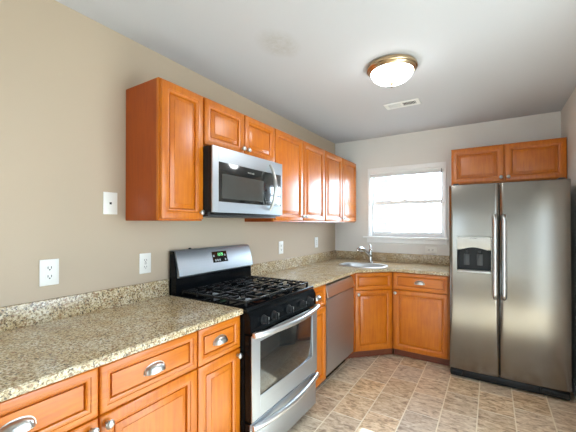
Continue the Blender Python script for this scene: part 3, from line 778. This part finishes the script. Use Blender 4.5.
# ------------------------------------------------------------------ refrigerator
FX0, FX1, FY = 1.462, 2.300, 3.221
fr = thing('refrigerator', 'stainless side-by-side refrigerator with water dispenser in the back right corner', 'refrigerator', (FX0, L-0.02, 0), 0)
FW = FX1-FX0; dfr = (L-0.02)-FY          # local front plane at y = -dfr
bm = BM(); box(bm, 0.004, FW-0.004, -dfr+0.082, 0, 0.05, 1.710, 0.004); link('body', bm, 'grey_case', fr)
def fridge_door(name, x0, x1, hole=None):
    z0, z1 = 0.082, 1.722
    yb = -dfr+0.078
    def front(x):
        f = (x-x0)/(x1-x0)*2-1
        return -dfr + 0.004*abs(f)**2.2 + (0.012*max(0, abs(f)-0.93)/0.07 if abs(f) > 0.93 else 0)
    xs = [x0+(x1-x0)*i/36 for i in range(37)]; zs = [z0, z0+0.004, z0+0.010, z1-0.010, z1-0.004, z1]
    if hole:
        xs += [hole[0], hole[1]]; zs += [hole[2], hole[3]]
        xs = sorted(x for x in xs if all(abs(x-h) > 1e-6 and abs(x-h) > 0.004 or x == h for h in hole[:2])); zs = sorted(zs)
    t = bmesh.new()
    def off(z): return 0.006 if z in (z0, z1) else (0.0015 if z in (zs[1], zs[-2]) else 0)
    V = [[t.verts.new((x, front(x)+off(z), z)) for z in zs] for x in xs]
    for i in range(len(xs)-1):
        for j in range(len(zs)-1):
            if hole and xs[i] >= hole[0]-1e-6 and xs[i+1] <= hole[1]+1e-6 and zs[j] >= hole[2]-1e-6 and zs[j+1] <= hole[3]+1e-6: continue
            t.faces.new((V[i][j], V[i+1][j], V[i+1][j+1], V[i][j+1]))
    be = [e for e in t.edges if len(e.link_faces) == 1]
    r = bmesh.ops.extrude_edge_only(t, edges=be)
    for v in r['geom']:
        if isinstance(v, bmesh.types.BMVert): v.co.y = yb
    # close the back
    quad(t, (x0, yb, z0), (x0, yb, z1), (x1, yb, z1), (x1, yb, z0))
    bmesh.ops.recalc_face_normals(t, faces=t.faces)
    return link(name, t, 'steel_v', fr)
hx = (0.062, 0.320, 0.948, 1.262)
fz = fridge_door('freezer_door', 0.0, 0.3755, hx)
fd = fridge_door('refrigerator_door', 0.3825, FW)
def bar_handle(par, x, z0, z1):
    bm = BM(); y = -dfr
    pts = [(x, y+0.004, z0+0.012), (x, y-0.026, z0+0.022), (x, y-0.042, z0+0.07), (x, y-0.048, (z0+z1)/2), (x, y-0.042, z1-0.07), (x, y-0.026, z1-0.022), (x, y+0.004, z1-0.012)]
    # smooth by subdivision
    P = [Vector(p) for p in pts]; Q = []
    for i in range(len(P)-1):
        for k in range(5):
            f = k/5; p0, p1, p2, p3 = P[max(i-1, 0)], P[i], P[i+1], P[min(i+2, len(P)-1)]
            Q.append(0.5*((2*p1)+(p2-p0)*f+(2*p0-5*p1+4*p2-p3)*f*f+(3*p1-p0-3*p2+p3)*f**3))
    Q.append(P[-1])
    tube(bm, Q, 0.0185, 14, updir=(1, 0, 0), flat=0.8, rs=[0.0215]*len(Q))
    link('handle', bm, 'silver_plastic' if False else 'steel_bright', par)
bar_handle(fz, 0.3475, 0.742, 1.448); bar_handle(fd, 0.4115, 0.742, 1.448)
# dispenser: control panel above a dark recess with a drip tray
dz0, dz1, dm = hx[2], hx[3], 1.142
bm = BM(); y = -dfr
box(bm, hx[0]+0.0015, hx[1]-0.0015, y+0.070, y+0.076, dz0+0.002, dz1-0.002); box(bm, hx[0]+0.0015, hx[0]+0.006, y+0.004, y+0.070, dz0+0.018, dm); box(bm, hx[1]-0.006, hx[1]-0.0015, y+0.004, y+0.070, dz0+0.018, dm)
dp = link('dispenser_recess', bm, 'dark_plastic', fz)
bm = BM(); prism_x(bm, [(y+0.070, dm-0.002), (y-0.002, dm+0.006), (y-0.010, dm+0.018), (y-0.006, dz1-0.003), (y+0.004, dz1-0.002), (y+0.070, dz1-0.002)], hx[0]+0.0015, hx[1]-0.0015, 0.002); cpn = link('dispenser_panel', bm, 'silver_plastic', fz)
bm = BM(); t_ = []
for i in range(17):
    f = i/16; t_.append((hx[0]+0.03+(hx[1]-hx[0]-0.06)*f, dm+0.004+0.024*math.sin(PI*f)))
t = bmesh.new(); a = [t.verts.new((p[0], y-0.0125, p[1])) for p in t_]; b_ = [t.verts.new((p[0], y+0.004, p[1])) for p in t_]
t.faces.new(a); t.faces.new(b_[::-1])
for i in range(17): t.faces.new((a[i], b_[i], b_[(i+1) % 17], a[(i+1) % 17]))
bmesh.ops.recalc_face_normals(t, faces=t.faces); merge(bm, t); link('brow', bm, 'dark_plastic', fz)
bm = BM(); box(bm, hx[0]+0.0015, hx[1]-0.0015, y-0.010, y+0.070, dz0+0.002, dz0+0.018, 0.003); link('drip_tray', bm, 'silver_plastic', fz)
for x in (0.135, 0.235):
    bm = BM(); tube(bm, [(x, y+0.045, dm-0.004), (x, y+0.045, dm-0.026)], 0.012, 12); box(bm, x-0.022, x+0.022, y+0.058, y+0.066, dz0+0.06, dm-0.035, 0.003); link('paddle', bm, 'grey_case', fz)
text_mesh('logo', 'FRIGIDAIRE', 0.011, 'dark_plastic', fz, (0.191, y-0.0068, 1.247))
bm = BM(); box(bm, 0.006, FW-0.006, -dfr+0.024, -dfr+0.081, 0.012, 0.074, 0.006)
for x0, x1 in ((0.004, 0.10), (FW-0.19, FW-0.01)): box(bm, x0, x1, -dfr+0.006, -dfr+0.05, 0.030, 0.070, 0.008, 3)
link('base_grille', bm, 'dark_plastic', fr)
for x in (0.03, FW-0.07):
    bm = BM(); box(bm, x, x+0.045, -dfr+0.03, -dfr+0.14, 1.7225, 1.737, 0.005); link('hinge_cover', bm, 'grey_case', fr)
for x in (0.06, FW-0.06):
    for yy in (-dfr+0.14, -0.06):
        bm = BM(); lathe(bm, [(0, 0), (0.02, 0), (0.02, 0.052), (0, 0.052)], (x, yy, 0), 12); link('roller', bm, 'dark_plastic', fr)

# ------------------------------------------------------------------ ceiling light and air register
lt = thing('ceiling_light', 'lit flush ceiling light with frosted bowl and antique brass rim', 'ceiling light', (1.212, 2.225, H))
bm = BM(); lathe(bm, [(0, -0.0005), (0.150, -0.0005), (0.163, -0.010), (0.166, -0.028), (0.162, -0.034), (0.156, -0.036), (0.150, -0.046), (0.141, -0.052), (0.137, -0.050), (0.137, -0.040), (0, -0.040)], (0, 0, 0), 48); link('rim', bm, 'brass', lt)
bm = BM(); lathe(bm, [(0.139, -0.048), (0.137, -0.060), (0.124, -0.082), (0.100, -0.102), (0.065, -0.117), (0.030, -0.124), (0, -0.125)], (0, 0, 0), 48); link('glass_bowl', bm, 'bowl', lt)
bm = BM(); lathe(bm, [(0, -0.1245), (0.016, -0.1245), (0.015, -0.130), (0.006, -0.133), (0.005, -0.140), (0.008, -0.145), (0.005, -0.151), (0, -0.152)], (0, 0, 0), 20); link('finial', bm, 'brass', lt)
sp_d = bpy.data.lights.new('lamp_downlight', 'SPOT'); sp_d.energy = 17; sp_d.color = (0.94, 0.96, 0.98); sp_d.spot_size = math.radians(172); sp_d.spot_blend = 0.35; sp_d.shadow_soft_size = 0.10
sp_o = bpy.data.objects.new('lamp_downlight', sp_d); C.objects.link(sp_o); sp_o.parent = lt; sp_o.location = (0, 0, -0.20)

vt = thing('air_register', 'white two-way air register on the ceiling beyond the light', 'vent', (1.105, 2.995, H))
bm = BM()
fx_, fy_ = 0.152, 0.070
frame_in = (0.118, 0.040)
t = bmesh.new(); R = []
for x, y, z in ((fx_, fy_, -0.0005), (fx_, fy_, -0.002), (fx_-0.006, fy_-0.006, -0.008), (frame_in[0], frame_in[1], -0.006), (frame_in[0], frame_in[1], -0.0005)):
    R.append([t.verts.new((sx*x, sy*y, z)) for sx, sy in ((1, 1), (-1, 1), (-1, -1), (1, -1))])
for a, b_ in zip(R, R[1:]):
    for i in range(4): t.faces.new((a[i], b_[i], b_[(i+1) % 4], a[(i+1) % 4]))
bmesh.ops.recalc_face_normals(t, faces=t.faces); merge(bm, t)
box(bm, -0.008, 0.008, -0.040, 0.040, -0.008, -0.001); link('frame', bm, 'vent_white', vt)
bm = BM(); box(bm, -0.118, 0.118, -0.040, 0.040, -0.0012, -0.0004); link('duct_opening', bm, 'slot', vt)
for s in (-1, 1):
    bm = BM()
    for k in range(9):
        x = s*(0.016+0.0118*k)+ (0)
        t = bmesh.new(); box(t, -0.0055, 0.0055, -0.039, 0.039, -0.0006, 0.0006)
        merge(bm, t, Matrix.Translation((x, 0, -0.006)) @ Matrix.Rotation(s*0.75, 4, 'Y'))
    link('louver_bank', bm, 'vent_white', vt)

# ------------------------------------------------------------------ wall plates (local x along wall, front -y)
def plate(name, label, loc, rz, w, h, kind, group):
    t = thing(name, label, 'wall plate' if kind != 'outlet' else 'outlet', loc, rz, group)
    bm = BM(); box(bm, -w/2, w/2, -0.006, -0.0004, -h/2, h/2, 0.0025, 2); link('cover', bm, 'white_plastic', t)
    if kind == 'outlet':
        for s in (-1, 1):
            z = s*h*0.165
            bm = BM(); prism_r = [(-0.0165, -0.010), (-0.0165, 0.010), (-0.009, 0.0145), (0.009, 0.0145), (0.0165, 0.010), (0.0165, -0.010), (0.009, -0.0145), (-0.009, -0.0145)]
            q = bmesh.new(); a = [q.verts.new((x, -0.0075, z+zz)) for x, zz in prism_r]; b_ = [q.verts.new((x, -0.0058, z+zz)) for x, zz in prism_r]
            q.faces.new(a); 
            for i in range(8): q.faces.new((a[i], b_[i], b_[(i+1) % 8], a[(i+1) % 8]))
            bmesh.ops.recalc_face_normals(q, faces=q.faces); merge(bm, q)
            r = link('receptacle', bm, 'white_plastic', t)
            for sx in (-0.0070, 0.0070):
                bm = BM(); box(bm, sx-0.0016, sx+0.0016, -0.0079, -0.0074, z-0.003, z+0.008); link('slot', bm, 'slot', r)
            bm = BM(); lathe(bm, [(0.0034, 0), (0.0034, 0.0004), (0, 0.0004)], (0, -0.0075, z-0.0075), 10, axis='-y'); link('ground_hole', bm, 'slot', r)
        bm = BM(); lathe(bm, [(0.003, 0), (0.0028, 0.001), (0, 0.0013)], (0, -0.006, 0), 10, axis='-y'); link('screw', bm, 'white_plastic', t)
    elif kind == 'decora':
        bm = BM(); box(bm, -0.0165, 0.0165, -0.0078, -0.0058, -0.033, 0.033, 0.001, 1); d = link('device', bm, 'white_plastic', t)
        for z in (-0.020, 0.020):
            for sx in (-0.0070, 0.0070):
                bm = BM(); box(bm, sx-0.0014, sx+0.0014, -0.0082, -0.0077, z-0.004, z+0.005); link('slot', bm, 'slot', d)
            bm = BM(); box(bm, -0.0024, 0.0024, -0.0082, -0.0077, z-0.011, z-0.007); link('ground_hole', bm, 'slot', d)
        for z in (-0.0035, 0.0035):
            bm = BM(); box(bm, -0.007, 0.007, -0.0084, -0.0077, z-0.0025, z+0.0025); link('test_button', bm, 'silver_plastic', d)
    elif kind == 'jack':
        bm = BM(); box(bm, -0.006, 0.006, -0.0066, -0.0056, -0.006, 0.006); link('jack', bm, 'slot', t)
    return t
plate('wall_outlet', 'white duplex outlet on the left wall nearest the camera', (0, 0.679, 1.143), LEFT, 0.080, 0.124, 'outlet', None)
plate('wall_outlet', 'white outlet with centre buttons just left of the range', (0, 1.180, 1.134), LEFT, 0.076, 0.122, 'decora', None)
plate('cable_plate', 'white wall plate with one dark jack beside the near wall cabinet', (0, 0.968, 1.488), LEFT, 0.078, 0.122, 'jack', None)
plate('wall_outlet', 'white outlet plate on the wall just right of the range', (0, 2.672, 1.136), LEFT, 0.080, 0.124, 'outlet', None)
plate('wall_outlet', 'white outlet plate on the left wall close to the far corner', (0, 3.440, 1.150), LEFT, 0.080, 0.124, 'decora', None)
# outlet lying on its side under the window
o = plate('wall_outlet', 'white outlet turned on its side under the window sill', (1.196, L, 1.072), 0, 0.076, 0.122, 'outlet', None)
o.rotation_euler = (0, PI/2, 0)
